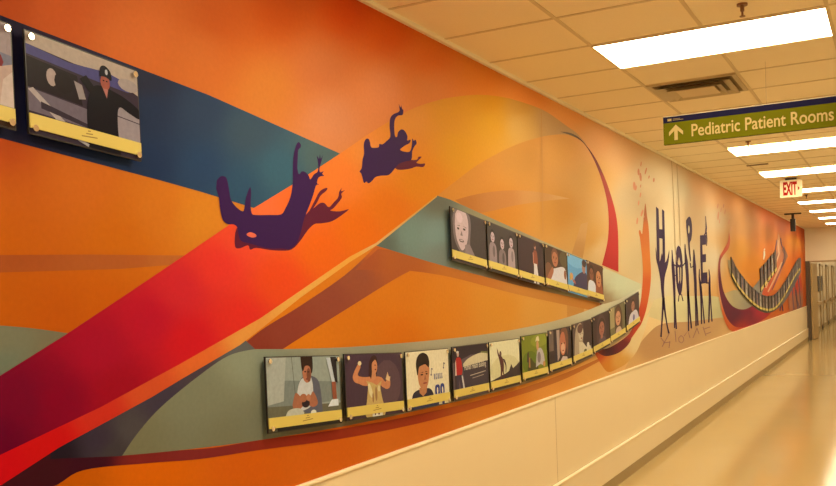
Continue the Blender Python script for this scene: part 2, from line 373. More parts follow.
# lower photo band (grey-green) with its printed shadow
shadow_low = [(40, 474), (60, 457), (116, 457), (200, 451), (260, 443.5), (340, 432), (420, 417), (500, 398), (560, 378), (596, 365)]
flat('band_shadow', cr([(-60, 480), (20, 450), (75, 430), (116, 450), (200, 449), (260, 440), (340, 429), (420, 414), (500, 395), (560, 375), (600, 358)])+cr([(600, 361), (560, 381), (500, 401), (420, 423), (340, 439), (260, 450), (200, 459), (150, 463), (84, 470), (52, 487), (0, 500)]),
     [(40, 475, (62, 14, 20)), (90, 462, (60, 10, 22)), (140, 460, (126, 34, 26)), (200, 455, (130, 38, 30)), (300, 441, (150, 42, 20)), (400, 424, (160, 52, 20)), (480, 405, (180, 78, 24)), (560, 380, (196, 106, 40))])
flat('ribbon_shadow', cr([(225, 360), (260, 331), (300, 306), (345, 275), (376, 246)])+[(383, 247), (430, 259)]+[(428, 262)]+cr([(428, 262), (395, 279), (345, 310), (300, 338), (283, 349)])+[(240, 356)],
     [(250, 348, (136, 50, 30)), (290, 330, (142, 56, 34)), (330, 300, (146, 64, 38)), (360, 275, (152, 72, 40)), (400, 262, (176, 84, 34)), (378, 251, (196, 92, 30)), (425, 260, (182, 92, 36))])
flat('band_shadow', cr([(355, 270), (400, 270), (450, 277), (520, 295), (600, 312)])+cr([(600, 300), (520, 280), (450, 262), (400, 252), (378, 249)]), [(360, 262, (168, 76, 34)), (400, 262, (178, 86, 32)), (460, 270, (194, 104, 34)), (540, 292, (200, 120, 44))])
low_top = cr([(66, 450), (120, 425), (180, 385), (220, 358), (243, 350), (290, 349), (350, 347), (420, 341.5), (480, 335), (530, 326.5), (570, 316.5), (605, 303), (641, 285)])
low_bot = cr([(641, 323), (626, 336), (600, 353), (560, 372), (500, 391), (420, 410), (340, 427), (260, 440), (200, 448), (116, 456), (60, 457)])
GB = [(130, 445, (120, 108, 70)), (200, 400, (126, 118, 82)), (230, 440, (120, 110, 74)), (250, 360, (142, 136, 98)), (260, 430, (122, 114, 80)), (340, 350, (158, 142, 100)), (340, 425, (128, 104, 66)), (450, 340, (180, 156, 108)), (450, 405, (140, 110, 66)), (540, 328, (192, 164, 110)), (560, 370, (150, 112, 66)), (600, 308, (214, 186, 128)), (640, 287, (222, 196, 140)), (635, 325, (190, 150, 96))]
flat('photo_band', low_top+low_bot, GB)
flat('ribbon_shadow', cr([(50, 459), (56, 442), (90, 420), (150, 390), (200, 362), (243, 338)])+cr([(255, 349), (228, 356), (196, 378), (160, 408), (137, 434), (122, 456)]), [(60, 455, (34, 22, 28)), (100, 440, (58, 44, 50)), (130, 430, (78, 66, 58)), (160, 400, (66, 52, 56)), (200, 370, (76, 58, 56)), (240, 352, (96, 88, 74)), (112, 452, (66, 54, 48))])
# upper photo band
flat('photo_band', [(374, 245), (437, 195.5), (450, 199.5), (520, 231), (600, 266), (641, 284), (641, 288), (618, 300), (604, 304), (520, 286), (448, 267), (430, 262)],
     [(385, 243, (96, 98, 76)), (410, 235, (120, 132, 106)), (437, 200, (106, 98, 72)), (435, 235, (126, 138, 114)), (440, 255, (122, 122, 98)), (480, 215, (150, 128, 82)), (520, 280, (116, 74, 40)), (560, 250, (186, 158, 104)), (600, 268, (206, 184, 126)), (620, 285, (206, 192, 134)), (636, 286, (210, 192, 134)), (604, 301, (160, 124, 76))])
# main ribbon
rib_top = [(-170, 462), (0, 375.8), (66, 334.5), (130, 292), (182, 257), (207, 240), (254, 208), (300, 180), (341, 153)]
arc_out = cr([(341, 153), (375, 130), (410, 110), (439, 100), (462, 96), (479, 94.8), (495, 96), (513, 99.5), (543, 110), (567.6, 126.7), (577.5, 134), (588, 146)])
arc_in = cr([(588, 146), (577, 137.5), (565, 134.3), (543, 136.5), (513, 146), (479, 164), (454, 182.5), (437, 196)])
rib_low = [(437, 196), (376, 243), (350, 257), (260, 318.5), (180, 364), (101, 407), (0, 455), (-170, 536)]
RC = [(-150, 480, (96, 0, 30)), (0, 440, (104, 0, 30)), (20, 400, (120, 4, 32)), (60, 400, (136, 2, 30)), (100, 350, (168, 12, 34)), (120, 390, (160, 8, 26)), (150, 320, (186, 16, 34)), (190, 340, (206, 20, 26)), (180, 290, (206, 34, 36)), (220, 265, (226, 48, 32)), (240, 320, (222, 40, 26)), (240, 240, (232, 66, 34)), (280, 280, (230, 66, 20)), (265, 215, (236, 100, 44)), (300, 220, (236, 96, 24)), (320, 250, (232, 92, 14)),
      (340, 180, (236, 112, 34)), (360, 230, (230, 100, 8)), (390, 210, (226, 106, 8)), (370, 150, (234, 128, 44)), (400, 150, (230, 124, 26)), (410, 120, (226, 132, 38)), (420, 180, (224, 122, 10)), (450, 110, (218, 132, 20)), (460, 150, (222, 138, 18)), (490, 100, (212, 128, 16)), (490, 125, (218, 140, 24)), (520, 105, (206, 134, 44)), (520, 125, (216, 150, 62)), (550, 118, (206, 146, 76)), (575, 134, (200, 146, 84))]
LAY[0] += 1
flat('red_orange_ribbon', rib_top+arc_out+arc_in+rib_low, RC, step=5)
flat('ribbon_edge', [(-170, 536), (0, 455), (101, 407), (180, 364), (260, 318.5), (350, 256.5), (376, 243), (437, 195.5), (437, 196.8), (378, 244.5), (350, 262), (300, 298), (262, 328), (240, 345), (180, 380), (152, 397), (60, 447), (0, 486), (-170, 590)],
     [(0, 470, (206, 8, 16)), (50, 445, (204, 14, 14)), (100, 415, (206, 44, 24)), (150, 390, (210, 74, 30)), (200, 362, (222, 96, 34)), (250, 332, (226, 138, 52)), (300, 294, (230, 154, 60)), (350, 259, (232, 150, 50)), (376, 244, (222, 158, 80)), (430, 200, (214, 148, 60))])
flat('red_ribbon_tail', cr([(560, 131.5), (572, 133.5), (582.5, 141), (597, 161), (609.6, 191), (617.5, 225), (618.5, 272)])+[(602, 265)]+cr([(602, 265), (608, 238), (608, 208), (602, 181), (592, 156), (580, 140), (560, 131.5)]),
     [(570, 134, (120, 96, 66)), (585, 146, (84, 38, 36)), (596, 160, (128, 56, 50)), (605, 185, (170, 58, 42)), (612, 215, (190, 50, 38)), (614, 245, (190, 44, 34)), (610, 268, (184, 38, 32))])
flat('red_ribbon_tail', [(593, 303), (613, 299), (607, 320), (596, 322)], [(600, 310, (120, 40, 34))], lift=9)
# orange flame ribbon with dark hook
flat('flame_ribbon', cr([(640, 238), (638.8, 232), (640, 230), (642, 234), (643, 226), (645.2, 203.5), (647, 216), (648.8, 229), (650, 254), (651, 272), (649.9, 290), (645, 314), (637, 332), (626, 346), (614, 357)])+cr([(614, 357), (612, 352.5), (622, 344), (633, 327), (640, 305), (642.5, 283), (642.5, 262), (640, 238)]),
     [(645, 212, (184, 96, 50)), (644, 230, (214, 106, 40)), (646, 260, (222, 116, 40)), (647, 290, (214, 90, 36)), (640, 320, (200, 66, 34)), (622, 348, (190, 60, 34))])
flat('orange_hook', cr([(594, 352), (601, 364), (608, 372), (618, 368.5), (628, 362), (638, 349), (646, 326), (650, 312)])+cr([(650, 312), (640, 326), (628, 342), (615, 350), (604, 352), (594, 352)]), [(600, 357, (196, 74, 30)), (606, 365, (214, 122, 34)), (618, 360, (222, 150, 60)), (634, 345, (236, 190, 116)), (646, 320, (238, 196, 124))])
flat('dark_hook', cr([(592, 346), (604, 349), (616, 344), (628, 335), (634, 327)])+cr([(634, 327), (630, 342), (620, 352), (608, 356), (600, 354), (592, 346)]), [(598, 349, (140, 50, 36)), (608, 352, (70, 28, 30)), (622, 346, (110, 34, 34)), (632, 332, (180, 60, 40))])
# ground haze under the letters
flat('pale_ground', cr([(654, 300), (668, 296), (690, 296), (712, 296), (722, 298)])+[(724, 318), (700, 323), (680, 322), (668, 323), (647, 316)], [(660, 300, (232, 196, 124)), (690, 300, (222, 194, 124)), (715, 300, (206, 180, 112)), (715, 315, (198, 172, 106)), (680, 318, (222, 192, 122)), (652, 314, (226, 190, 118))], lift=5)
flat('tan_ground', cr([(624, 371), (634, 352), (648, 334), (662, 324), (690, 321.5), (722, 317.5)])+[(734, 328), (734, BASE(734)+.5), (624, BASE(624)+.5)], [(630, 364, (222, 158, 84)), (650, 345, (198, 138, 76)), (680, 330, (200, 142, 82)), (715, 324, (206, 148, 84)), (728, 330, (222, 162, 90))], lift=6)
INK = [(0, 0, (62, 30, 62))]; INK2 = [(0, 0, (96, 26, 40))]; SIL = [(0, 0, (58, 24, 60))]
# falling figures
q = lambda pts, sc, ox, oy: [(ox+x/sc, oy+y/sc) for x, y in pts]
S1 = lambda p: q(p, 3.886, 210, 130)
flat('falling_figure', cr(S1([(110, 370), (98, 400), (97, 452), (115, 460), (148, 448), (156, 465), (180, 458), (230, 466), (280, 469), (318, 464), (350, 432), (378, 392), (405, 366), (430, 363), (470, 356), (502, 338), (540, 308), (505, 316), (468, 313), (482, 302), (512, 264), (510, 248), (524, 234), (510, 238), (512, 226), (502, 240), (498, 262), (482, 280), (462, 300), (445, 284), (428, 284), (412, 296), (402, 304), (418, 278), (430, 255), (452, 236), (456, 225), (440, 229), (424, 242), (404, 280), (376, 326), (340, 330), (200, 345)]), 3), INK2, label='dark red echo of the larger falling figure')
big1 = cr(S1([(27, 195), (42, 180), (58, 181), (66, 192), (74, 230), (82, 272), (105, 302), (128, 316), (134, 300), (140, 262), (155, 222), (160, 240), (158, 290), (162, 322), (175, 330), (230, 330), (276, 328), (292, 306), (312, 262), (321, 210), (322, 160), (324, 105), (334, 62), (344, 47), (353, 56), (352, 68), (343, 78), (341, 110), (340, 150), (346, 172), (356, 161), (370, 163), (384, 178), (390, 192), (404, 172), (419, 160), (420, 130), (415, 100), (424, 112), (427, 94), (431, 112), (438, 98), (434, 118), (426, 148), (428, 164), (442, 160), (436, 170), (444, 178), (430, 180), (420, 188), (416, 206), (424, 212), (412, 216), (402, 250), (384, 300), (366, 345), (352, 400), (336, 440), (310, 462), (280, 460), (230, 460), (180, 448), (150, 440), (120, 430), (110, 400), (106, 378), (90, 366), (70, 366), (50, 350), (40, 310), (34, 262), (24, 228)]), 3)
flat('falling_figure', big1, SIL, label='large purple falling figure with raised arms')
flat('highlight_patch', cr(S1([(142, 404), (156, 397), (176, 404), (180, 414), (164, 418), (146, 411), (142, 404)]), 4), [(0, 0, (226, 96, 60))])
S2 = lambda p: q(p, 5.11, 350, 95)
flat('falling_figure', cr(S2([(225, 365), (245, 335), (290, 326), (316, 332), (342, 330), (350, 316), (366, 316), (350, 334), (340, 346), (362, 352), (384, 350), (374, 368), (340, 366), (310, 376), (270, 382), (240, 380), (225, 365)]), 3), INK2, label='dark red echo of the smaller falling figure')
flat('falling_figure', cr(S2([(48, 390), (60, 372), (64, 330), (72, 300), (70, 258), (76, 232), (88, 222), (100, 232), (108, 266), (128, 270), (147, 266), (150, 250), (166, 252), (186, 236), (206, 212), (202, 160), (206, 118), (222, 98), (246, 88), (254, 76), (249, 46), (258, 64), (262, 52), (266, 70), (273, 78), (270, 100), (258, 104), (244, 106), (230, 124), (226, 160), (230, 208), (240, 214), (246, 190), (264, 175), (282, 186), (294, 212), (292, 232), (310, 228), (304, 246), (282, 258), (260, 274), (258, 282), (282, 290), (306, 288), (316, 256), (318, 222), (326, 234), (334, 228), (341, 246), (330, 262), (318, 288), (314, 330), (280, 340), (250, 352), (232, 372), (200, 408), (160, 412), (130, 420), (112, 440), (94, 452), (84, 442), (72, 450), (64, 424), (58, 402)]), 3), SIL, label='small purple falling figure with one arm up')
# HOPE letters held by standing figures
HC = [(0, 0, (60, 36, 56))]
def bar(pts, w):                  # a tapering stroke from a list of (x, y, width)
    L_, R_ = [], []
    for i, p in enumerate(pts):
        a = pts[max(0, i-1)]; b = pts[min(len(pts)-1, i+1)]; dx, dy = b[0]-a[0], b[1]-a[1]; n = math.hypot(dx, dy) or 1
        k = (p[2] if len(p) > 2 else w)/2; L_.append((p[0]-dy/n*k, p[1]+dx/n*k)); R_.append((p[0]+dy/n*k, p[1]-dx/n*k))
    return L_+R_[::-1]
hlab = dict(H='dark purple letter H raised by a figure', O='dark purple letter O held between figures', Pp='dark purple letter P raised high', E='dark purple letter E held by two figures')
flat('letter', [[(656, 206.5), (658.6, 209), (659.4, 230), (659.6, 262), (657.2, 262), (656.6, 235)], [(662, 209), (664.3, 211), (665, 240), (665.2, 262), (662.8, 262), (662.4, 235)], [(658.8, 229), (662.8, 229.4), (662.9, 238.8), (659, 238.2)]], HC, label=hlab['H'])
flat('standing_figure', [cr([(655.6, 247), (656.6, 252), (657.4, 260), (660, 261), (662, 253), (663.6, 261), (665.6, 262), (667.4, 258), (669.3, 250), (668.8, 260), (667.2, 268), (664.8, 277), (664, 290), (664.6, 300), (662.6, 300), (661.2, 290), (660.4, 280), (658.4, 268), (656.2, 259), (655.6, 247)], 3), bar([(663.6, 298, 2.6), (662.6, 312, 1.6), (661.6, 328, 1.3), (661, 337, 1.6)], 2), bar([(663.4, 298, 2.6), (665, 312, 1.6), (667.2, 326, 1.2), (669, 333.5, 1.6)], 2)], HC)
O_out = cr([(678.5, 245.5), (681, 249), (682.6, 262), (682.8, 280), (681.6, 292), (680, 295.5), (678, 292), (676, 280), (675.6, 262), (676.6, 249), (678.5, 245.5)], 4)
flat('letter', [O_out], HC, label=hlab['O'])
flat('letter_gap', [cr([(679, 257), (680.2, 262), (680.4, 264), (679.2, 265), (677.8, 263), (679, 257)], 3), [(677.6, 268), (679, 267), (679.4, 280), (678.2, 284)], [(680.2, 267), (681.2, 268), (681.2, 280), (680.4, 284)]], [(0, 0, (206, 170, 110))])
flat('standing_figure', [bar([(672, 250, .8), (672.4, 258, 1.4), (673, 266, 3), (674, 280, 2.8), (674.4, 292, 2.2), (674.8, 310, 1.6), (674.6, 328, 1.2)], 2), bar([(673, 264, 1.4), (676, 266, 1.2)], 1), bar([(674, 275, 1), (677, 276, 1)], 1), bar([(674.6, 300, 1.6), (675.6, 315, 1.2), (676.4, 329, 1.4)], 1)], HC)
flat('standing_figure', [bar([(685, 244, .8), (685.3, 252, 1.6), (686.4, 262, 3.2), (687.4, 275, 3), (688, 288, 2.6), (688.4, 305, 1.8), (688.6, 331, 1.3)], 2), bar([(686, 262, 1.4), (682.5, 266, 1.2)], 1), bar([(688, 290, 2), (689.6, 308, 1.4), (691.4, 328.5, 1.5)], 1)], HC)
for p in ([(679, 295, .8), (678.4, 301.5, 1)], [(681.4, 294, .8), (683, 301, 1)]): flat('dangling_foot', [bar(p, 1)], HC, lift=30)
flat('letter', [cr([(686, 220.5), (689, 216.6), (691.2, 219.5), (692.2, 229), (691.4, 239), (689.9, 243), (690.3, 252), (691, 260.5), (690, 260.5), (688.6, 250), (687.6, 238), (686.4, 228), (686, 220.5)], 4)], HC, label=hlab['Pp'])
flat('letter_gap', [cr([(688.7, 225), (689.6, 228), (689.5, 232), (688.7, 233.6), (688.1, 230), (688.7, 225)], 3)], [(0, 0, (236, 200, 130))])
flat('standing_figure', [bar([(693.8, 249.5, .8), (694.2, 256, 1.6), (694.6, 266, 3), (695.2, 278, 2.8), (695.8, 292, 2.4), (696, 310, 1.6), (696, 326, 1.2)], 2), bar([(694, 266, 1.3), (690.9, 267.6, 1.3), (690.2, 263, .9)], 1), bar([(696, 296, 1.6), (697.4, 311, 1.2), (698, 325.5, 1.4)], 1)], HC)
flat('letter', [[(700, 235.4), (702.4, 235.2), (703, 283), (701.2, 284)], [(702.2, 235.2), (706.2, 235), (706.3, 240.5), (706, 244.6), (702.4, 245)], [(702.4, 254.4), (706, 254), (706, 262), (702.6, 262.4)], [(702.6, 272.6), (707.2, 272.2), (707.6, 283), (702.8, 283.4)]], HC, label=hlab['E'])
flat('perched_figure', [bar([(705.6, 216, .6), (706, 222, .9), (706.3, 228, 1.5), (705.8, 233, 1.6), (704.2, 235.4, 1.2)], 1), bar([(706.4, 232, 1), (707, 240, 1), (706.6, 246, .6)], 1)], HC)
flat('standing_figure', [bar([(699.4, 269, .8), (699.2, 277, 1.2), (700.4, 284, 2), (701.2, 300, 1.7), (701.6, 324, 1.3)], 1), bar([(701, 286, 1.4), (703, 306, 1), (704.4, 323.5, 1.3)], 1), bar([(700, 283, 1.2), (703.5, 283, 1.2)], 1)], HC)
flat('standing_figure', [bar([(708.9, 269.5, .8), (709.8, 276, 1.2), (709.6, 282, 2), (709.6, 298, 1.7), (708.8, 322.5, 1.2)], 1), bar([(709.8, 286, 1.4), (711, 305, 1), (712, 321.5, 1.3)], 1), bar([(706, 283, 1.2), (709.4, 283, 1.2)], 1)], HC)
flat('rope', [bar([(671.6, 161, .5), (673.7, 200, .5), (675.4, 250, .5), (677, 262, .5)], 1), bar([(676.8, 165, .5), (678.8, 200, .5), (680.3, 246, .5)], 1)], [(0, 0, (176, 130, 76))])
RF = [(0, 0, (160, 104, 78))]
for p in ([(661, 338), (665, 343)], [(669, 334), (662, 347)], [(663, 343), (670, 342)], [(670, 341), (669, 348)], [(675, 331), (676, 342)], [(684, 336), (688, 331), (690, 338)], [(693, 338), (697, 328)], [(697, 328), (699, 334)], [(703, 327), (706, 336)], [(706, 334), (711, 332)], [(704, 329), (710, 327)], [(681, 335.5), (683.4, 337.5), (683.8, 340.5), (682, 343)], [(681, 335.5), (678.6, 338), (679, 341.5), (681.6, 343)]): flat('letter_reflection', [bar(p, .8)], RF, lift=21)
# drifting petals
PET = [(0, 0, (224, 132, 84))]
def petal(x, y, a, b, t=0):
    w_ = (.75, .45, .1, -.55, -.7, -.4, .1, .6)
    return [(x+a*w_[k]+(t-.3)*math.sin(k*.785), y+b*.9*math.sin(k*.785)) for k in range(8)]
for p in ((641, 164, .9, 3), (638.5, 172, 1.5, 4, .5), (640.5, 177, 1.6, 5, .8), (645.8, 171, 1.1, 4, -.5), (649, 177, .9, 2), (653.8, 180, 1.2, 2.5, .3), (634.3, 186, 1.9, 5, .8), (636, 188, 1, 3), (640.4, 195, .9, 3), (638.6, 203, .9, 3), (642, 213, 1.6, 4, -.6), (637.2, 221, 1.2, 4), (644, 218, .9, 3), (640.6, 186, .7, 2)): flat('petal', [petal(*p)], PET, lift=20)
for p in ((717.8, 206, .8, 3), (721, 210, .6, 3), (718.2, 216, 1.2, 5), (723.5, 206, .7, 2.5), (725, 212, .7, 3), (729, 222, .6, 3), (731, 229, .5, 2.5), (719.6, 221, .6, 3)): flat('petal', [petal(*p)], [(0, 0, (216, 134, 86))], lift=20)
# far mural: swooping ribbon, bands, flames
flat('far_ground', [(734, 300), (768, 290), (803, 290), (803.5, 309), (734, 333)], [(735, 325, (226, 164, 92)), (770, 315, (200, 92, 30)), (800, 300, (186, 80, 26))], lift=5)
flat('far_photo_band', cr([(719, 296), (736, 290), (752, 296), (764, 308)])+cr([(764, 308), (752, 311), (738, 312), (726, 306), (719, 296)]), [(722, 298, (216, 172, 98)), (735, 297, (180, 152, 98)), (750, 304, (156, 136, 96)), (760, 308, (150, 120, 86))], lift=7)
flat('far_orange_edge', cr([(718.5, 262), (717.6, 285), (721, 308), (727, 326), (734, 331.5), (748, 329.5), (762, 322), (770, 312)])+cr([(770, 309), (755, 318), (740, 325), (730, 318), (722, 300), (719, 284), (719, 264)]), [(720, 290, (226, 150, 86)), (728, 322, (214, 94, 40)), (745, 327, (200, 70, 36)), (765, 317, (206, 100, 50))])
flat('far_red_ribbon', cr([(729, 232), (730.2, 240), (728.7, 248), (723, 256), (720.5, 262), (720.8, 275), (723.6, 291), (729.6, 303), (737, 308.5), (746, 309), (757, 303), (766, 298), (778, 300)])+cr([(778, 304), (768, 316), (757, 323), (744, 327), (734, 326), (726, 316), (720.6, 298), (718.6, 282), (718.4, 266), (719.6, 257), (724, 249), (728, 241), (729, 232)]),
     [(729, 240, (206, 92, 48)), (724, 252, (204, 80, 44)), (719.4, 262, (150, 60, 50)), (720, 280, (96, 28, 44)), (727, 303, (104, 26, 44)), (736, 316, (92, 26, 46)), (742, 324, (170, 46, 36)), (748, 315, (124, 24, 44)), (760, 308, (176, 30, 44)), (770, 304, (186, 60, 30))])
flat('far_photo_band', cr([(746, 296), (756, 284), (768, 268), (778, 256), (784, 246)])+cr([(788, 256), (780, 272), (770, 284), (760, 300), (752, 302)]), [(750, 296, (150, 134, 100)), (765, 276, (132, 104, 78)), (782, 254, (150, 96, 62))])
flat('flame', cr([(762, 294), (768, 276), (776, 252), (778.5, 234), (781, 248), (784, 256), (782, 270), (776, 284), (766, 298)]), [(766, 290, (210, 84, 44)), (774, 266, (206, 106, 56)), (778, 240, (214, 138, 76)), (782, 254, (196, 112, 66))])
flat('flame_streak', [bar(p, .9) for p in ([(777, 240), (775.4, 250), (773, 258), (772, 266), (768.6, 276)], [(780.6, 238), (781.6, 245), (784.6, 251), (784.4, 258), (781, 268)], [(779, 250), (774, 270), (768, 284)], [(784, 262), (778, 276), (772, 290)])], [(0, 0, (110, 74, 74))])
flat('flame_streak', [bar(p, 1.4) for p in ([(778, 240), (779, 254), (775, 266)], [(775, 262), (770, 276), (766, 288)], [(782, 262), (774, 280), (768, 292)])], [(0, 0, (226, 160, 100))])
flat('flame', cr([(788, 300), (792, 276), (796, 262), (799, 258), (801, 276), (803, 304), (797, 311), (790, 311), (788, 300)]), [(793, 285, (196, 54, 30)), (800, 268, (190, 74, 34)), (797, 300, (168, 98, 56))])
flat('flame_streak', [bar(p, 1.1) for p in ([(794, 280), (796, 296), (798, 309)], [(797, 262), (799, 286), (801, 307)], [(792, 286), (793, 300), (794, 310)], [(796, 290), (797, 300), (800, 309)])], [(0, 0, (106, 74, 70))])
flat('small_purple_figure', [bar([(781.6, 291, 1.2), (781.4, 298, 2.4), (780.6, 305, 1.2), (780, 311, 1)], 1), bar([(781.4, 300, 1.4), (783, 311, 1)], 1)], HC)
flat('small_white_mark', [petal(764.4, 249.6, .9, 1.4), bar([(764.3, 251, 1.4), (764.4, 255, 1.8), (763.6, 259.5, 1)], 1)], [(0, 0, (240, 206, 150))])
flat('far_photo_band', cr([(727.5, 260), (733, 262), (742, 276), (752, 288), (762, 295), (769, 297), (777, 292), (787, 278), (797, 260), (801, 258)])+cr([(801, 272), (792, 290), (783, 304), (772, 312), (762, 312), (750, 304), (738, 290), (731, 277), (727.5, 260)]), [(730, 268, (164, 130, 80)), (745, 286, (156, 126, 70)), (768, 304, (112, 92, 70)), (790, 284, (104, 88, 72))])
LIFTMAX = LAY[0]
# vinyl seams between mural sheets
flat('sheet_seam', [bar([(541.5, 112, .45), (543, 232, .45)], .4)], [(0, 0, (206, 134, 60))])

# ------------------------------------------------------------------ photo plaques on stand-offs
BOARD = mat('black_board_edge', (.015, .012, .015), .35); CHROME = mat('chrome', (.85, .80, .72), .15, metal=1)
YEL = mat('yellow_caption', ink((226, 182, 72)), .4); YELD = mat('caption_print', ink((150, 110, 36)), .5)
PX = .022
def sheared(pts, w, h, tilt): return [(n, u*w, v*h+u*w*math.tan(tilt)) for n, u, v in pts]
def ell(cx, cy, rx, ry, n=14, rot=0):
    c, s = math.cos(rot), math.sin(rot)
    return [(cx+rx*math.cos(2*math.pi*i/n)*c-ry*math.sin(2*math.pi*i/n)*s, cy+rx*math.cos(2*math.pi*i/n)*s+ry*math.sin(2*math.pi*i/n)*c) for i in range(n)]
def picture(name, shapes, w, h, tilt, parent):
    """one printed sheet: coloured shapes (u, v in -.5...5) clipped to the sheet"""
    vs, fs, cl = [], [], []
    def clip(pl):
        for ax, sg_, lim in ((0, 1, -.5), (0, -1, -.5), (1, 1, -.5), (1, -1, -.5)):
            out = []
            for i in range(len(pl)):
                a, b = pl[i], pl[(i+1) % len(pl)]; da, db = sg_*a[ax]-lim, sg_*b[ax]-lim
                if da >= 0: out.append(a)
                if (da >= 0) != (db >= 0): t = da/(da-db); out.append((a[0]+(b[0]-a[0])*t, a[1]+(b[1]-a[1])*t))
            pl = out
            if len(pl) < 3: return []
        return pl
    for i, (c, pl) in enumerate(shapes):
        pl = [(u-.5, v-.5) for u, v in pl]; pl = [p for j, p in enumerate(pl) if math.dist(p, pl[j-1]) > 1e-4]
        v2, e, f, *_ = delaunay_2d_cdt([Vector(p) for p in pl], [(j, (j+1) % len(pl)) for j in range(len(pl))], [], 1, 1e-5)
        for tri in f:
            t = clip([tuple(v2[j]) for j in tri])
            if not t: continue
            o = len(vs)
            for p in t: vs.append(((i+1)*.00012, p[0]*w, p[1]*h+p[0]*w*math.tan(tilt))); cl.append(ink(c))
            fs.append(tuple(range(o, o+len(t))))
    me = bpy.data.meshes.new(name); me.from_pydata(vs, [], fs); me.materials.append(PRINT)
    for p in me.polygons:
        if p.normal.x < 0: p.flip()
    at = me.color_attributes.new('Col', 'FLOAT_COLOR', 'POINT')
    for i, c in enumerate(cl): at.data[i].color = (*c, 1)
    o = bpy.data.objects.new(name, me); o.location = (.007, 0, 0); return link(o, parent)
def prism(pts2, x0, x1, w, h, tilt):
    bm = bmesh.new(); a = [bm.verts.new((x0, y, z)) for _, y, z in sheared([(0, *p) for p in pts2], w, h, tilt)]; b = [bm.verts.new((x1, v.co.y, v.co.z)) for v in a]
    bm.faces.new(a); bm.faces.new(b[::-1]); n = len(a)
    for i in range(n): bm.faces.new((a[i], b[i], b[(i+1) % n], a[(i+1) % n]))
    return bm
SQ = [(-.5, -.5), (.5, -.5), (.5, .5), (-.5, .5)]
def plaque(s, z, w, h, tilt, shapes, label, group):
    t = empty('photo_plaque', (PX, s, z), label=label, category='photo plaque', group=group); tl = math.radians(tilt)
    obj('backing_board', prism(SQ, 0, .007, w, h, tl), BOARD, t)
    picture('photo_print', shapes, w*.985, h*.975, tl, t)
    c = obj('caption_strip', prism([(-.493, -.44), (.493, -.44), (.493, -.30), (-.493, -.30)], .0068, .0115, w, h, tl), YEL, t)
    bm = bmesh.new()
    for a, b, y in ((-.03, .03, .026), (-.012, .012, .055), (-.07, .07, -.004)):
        box(bm, (.0115, a*w, (-.385+y)*h), (.0118, b*w, (-.385+y+.012)*h))
    obj('caption_print', bm, YELD, c)
    for u in (-.46, .46):
        for v in (-.44, .44):
            y, zz = u*w, v*h+u*w*math.tan(tl)
            bm = bmesh.new(); cyl(bm, (-PX/2+.004, y, zz), .006, PX+.008, 'X', 12); cyl(bm, (.0135, y, zz), .0095, .007, 'X', 14)
            obj('standoff', bm, CHROME, t, smooth=False)
    return t
def rect(a, b, c, d): return [(a, b), (c, b), (c, d), (a, d)]
def head(cx, cy, r, skin, hair, asp=.62, face=True, hr=1.12):
    """a printed face: hair, skin, eyes, brows and mouth; asp squeezes for the sheet's aspect"""
    o = [(hair, ell(cx, cy+r*.25, r*asp*hr, r*1.05)), (skin, ell(cx, cy-r*.08, r*asp*.9, r*.92))]
    if face:
        dk = tuple(int(a*.38) for a in skin)
        for k in (-1, 1): o += [(dk, ell(cx+k*r*asp*.38, cy+r*.05, r*asp*.17, r*.08, 8)), (dk, ell(cx+k*r*asp*.38, cy+r*.22, r*asp*.24, r*.04, 8))]
        o += [(tuple(int(a*.7) for a in skin), [(cx-r*asp*.1, cy-r*.22), (cx+r*asp*.14, cy-r*.22), (cx+r*asp*.03, cy+r*.08)]), ((150, 60, 50), ell(cx, cy-r*.48, r*asp*.32, r*.09, 10))]
    return o
SH = {}
SH['A'] = [((120, 110, 110), rect(0, 0, 1, 1)), ((160, 132, 116), [(.2, 1), (1, 1), (1, .7), (.5, .75)]), ((120, 30, 34), ell(.78, .62, .16, .14)), ((190, 150, 120), [(.55, .2), (1, .2), (1, .62), (.8, .5), (.62, .42)]), ((206, 172, 140), [(.9, .2), (1, .2), (1, .55), (.93, .45)]), ((70, 60, 76), rect(0, .2, .5, .6)), ((60, 36, 20), rect(0, 0, 1, .1))]
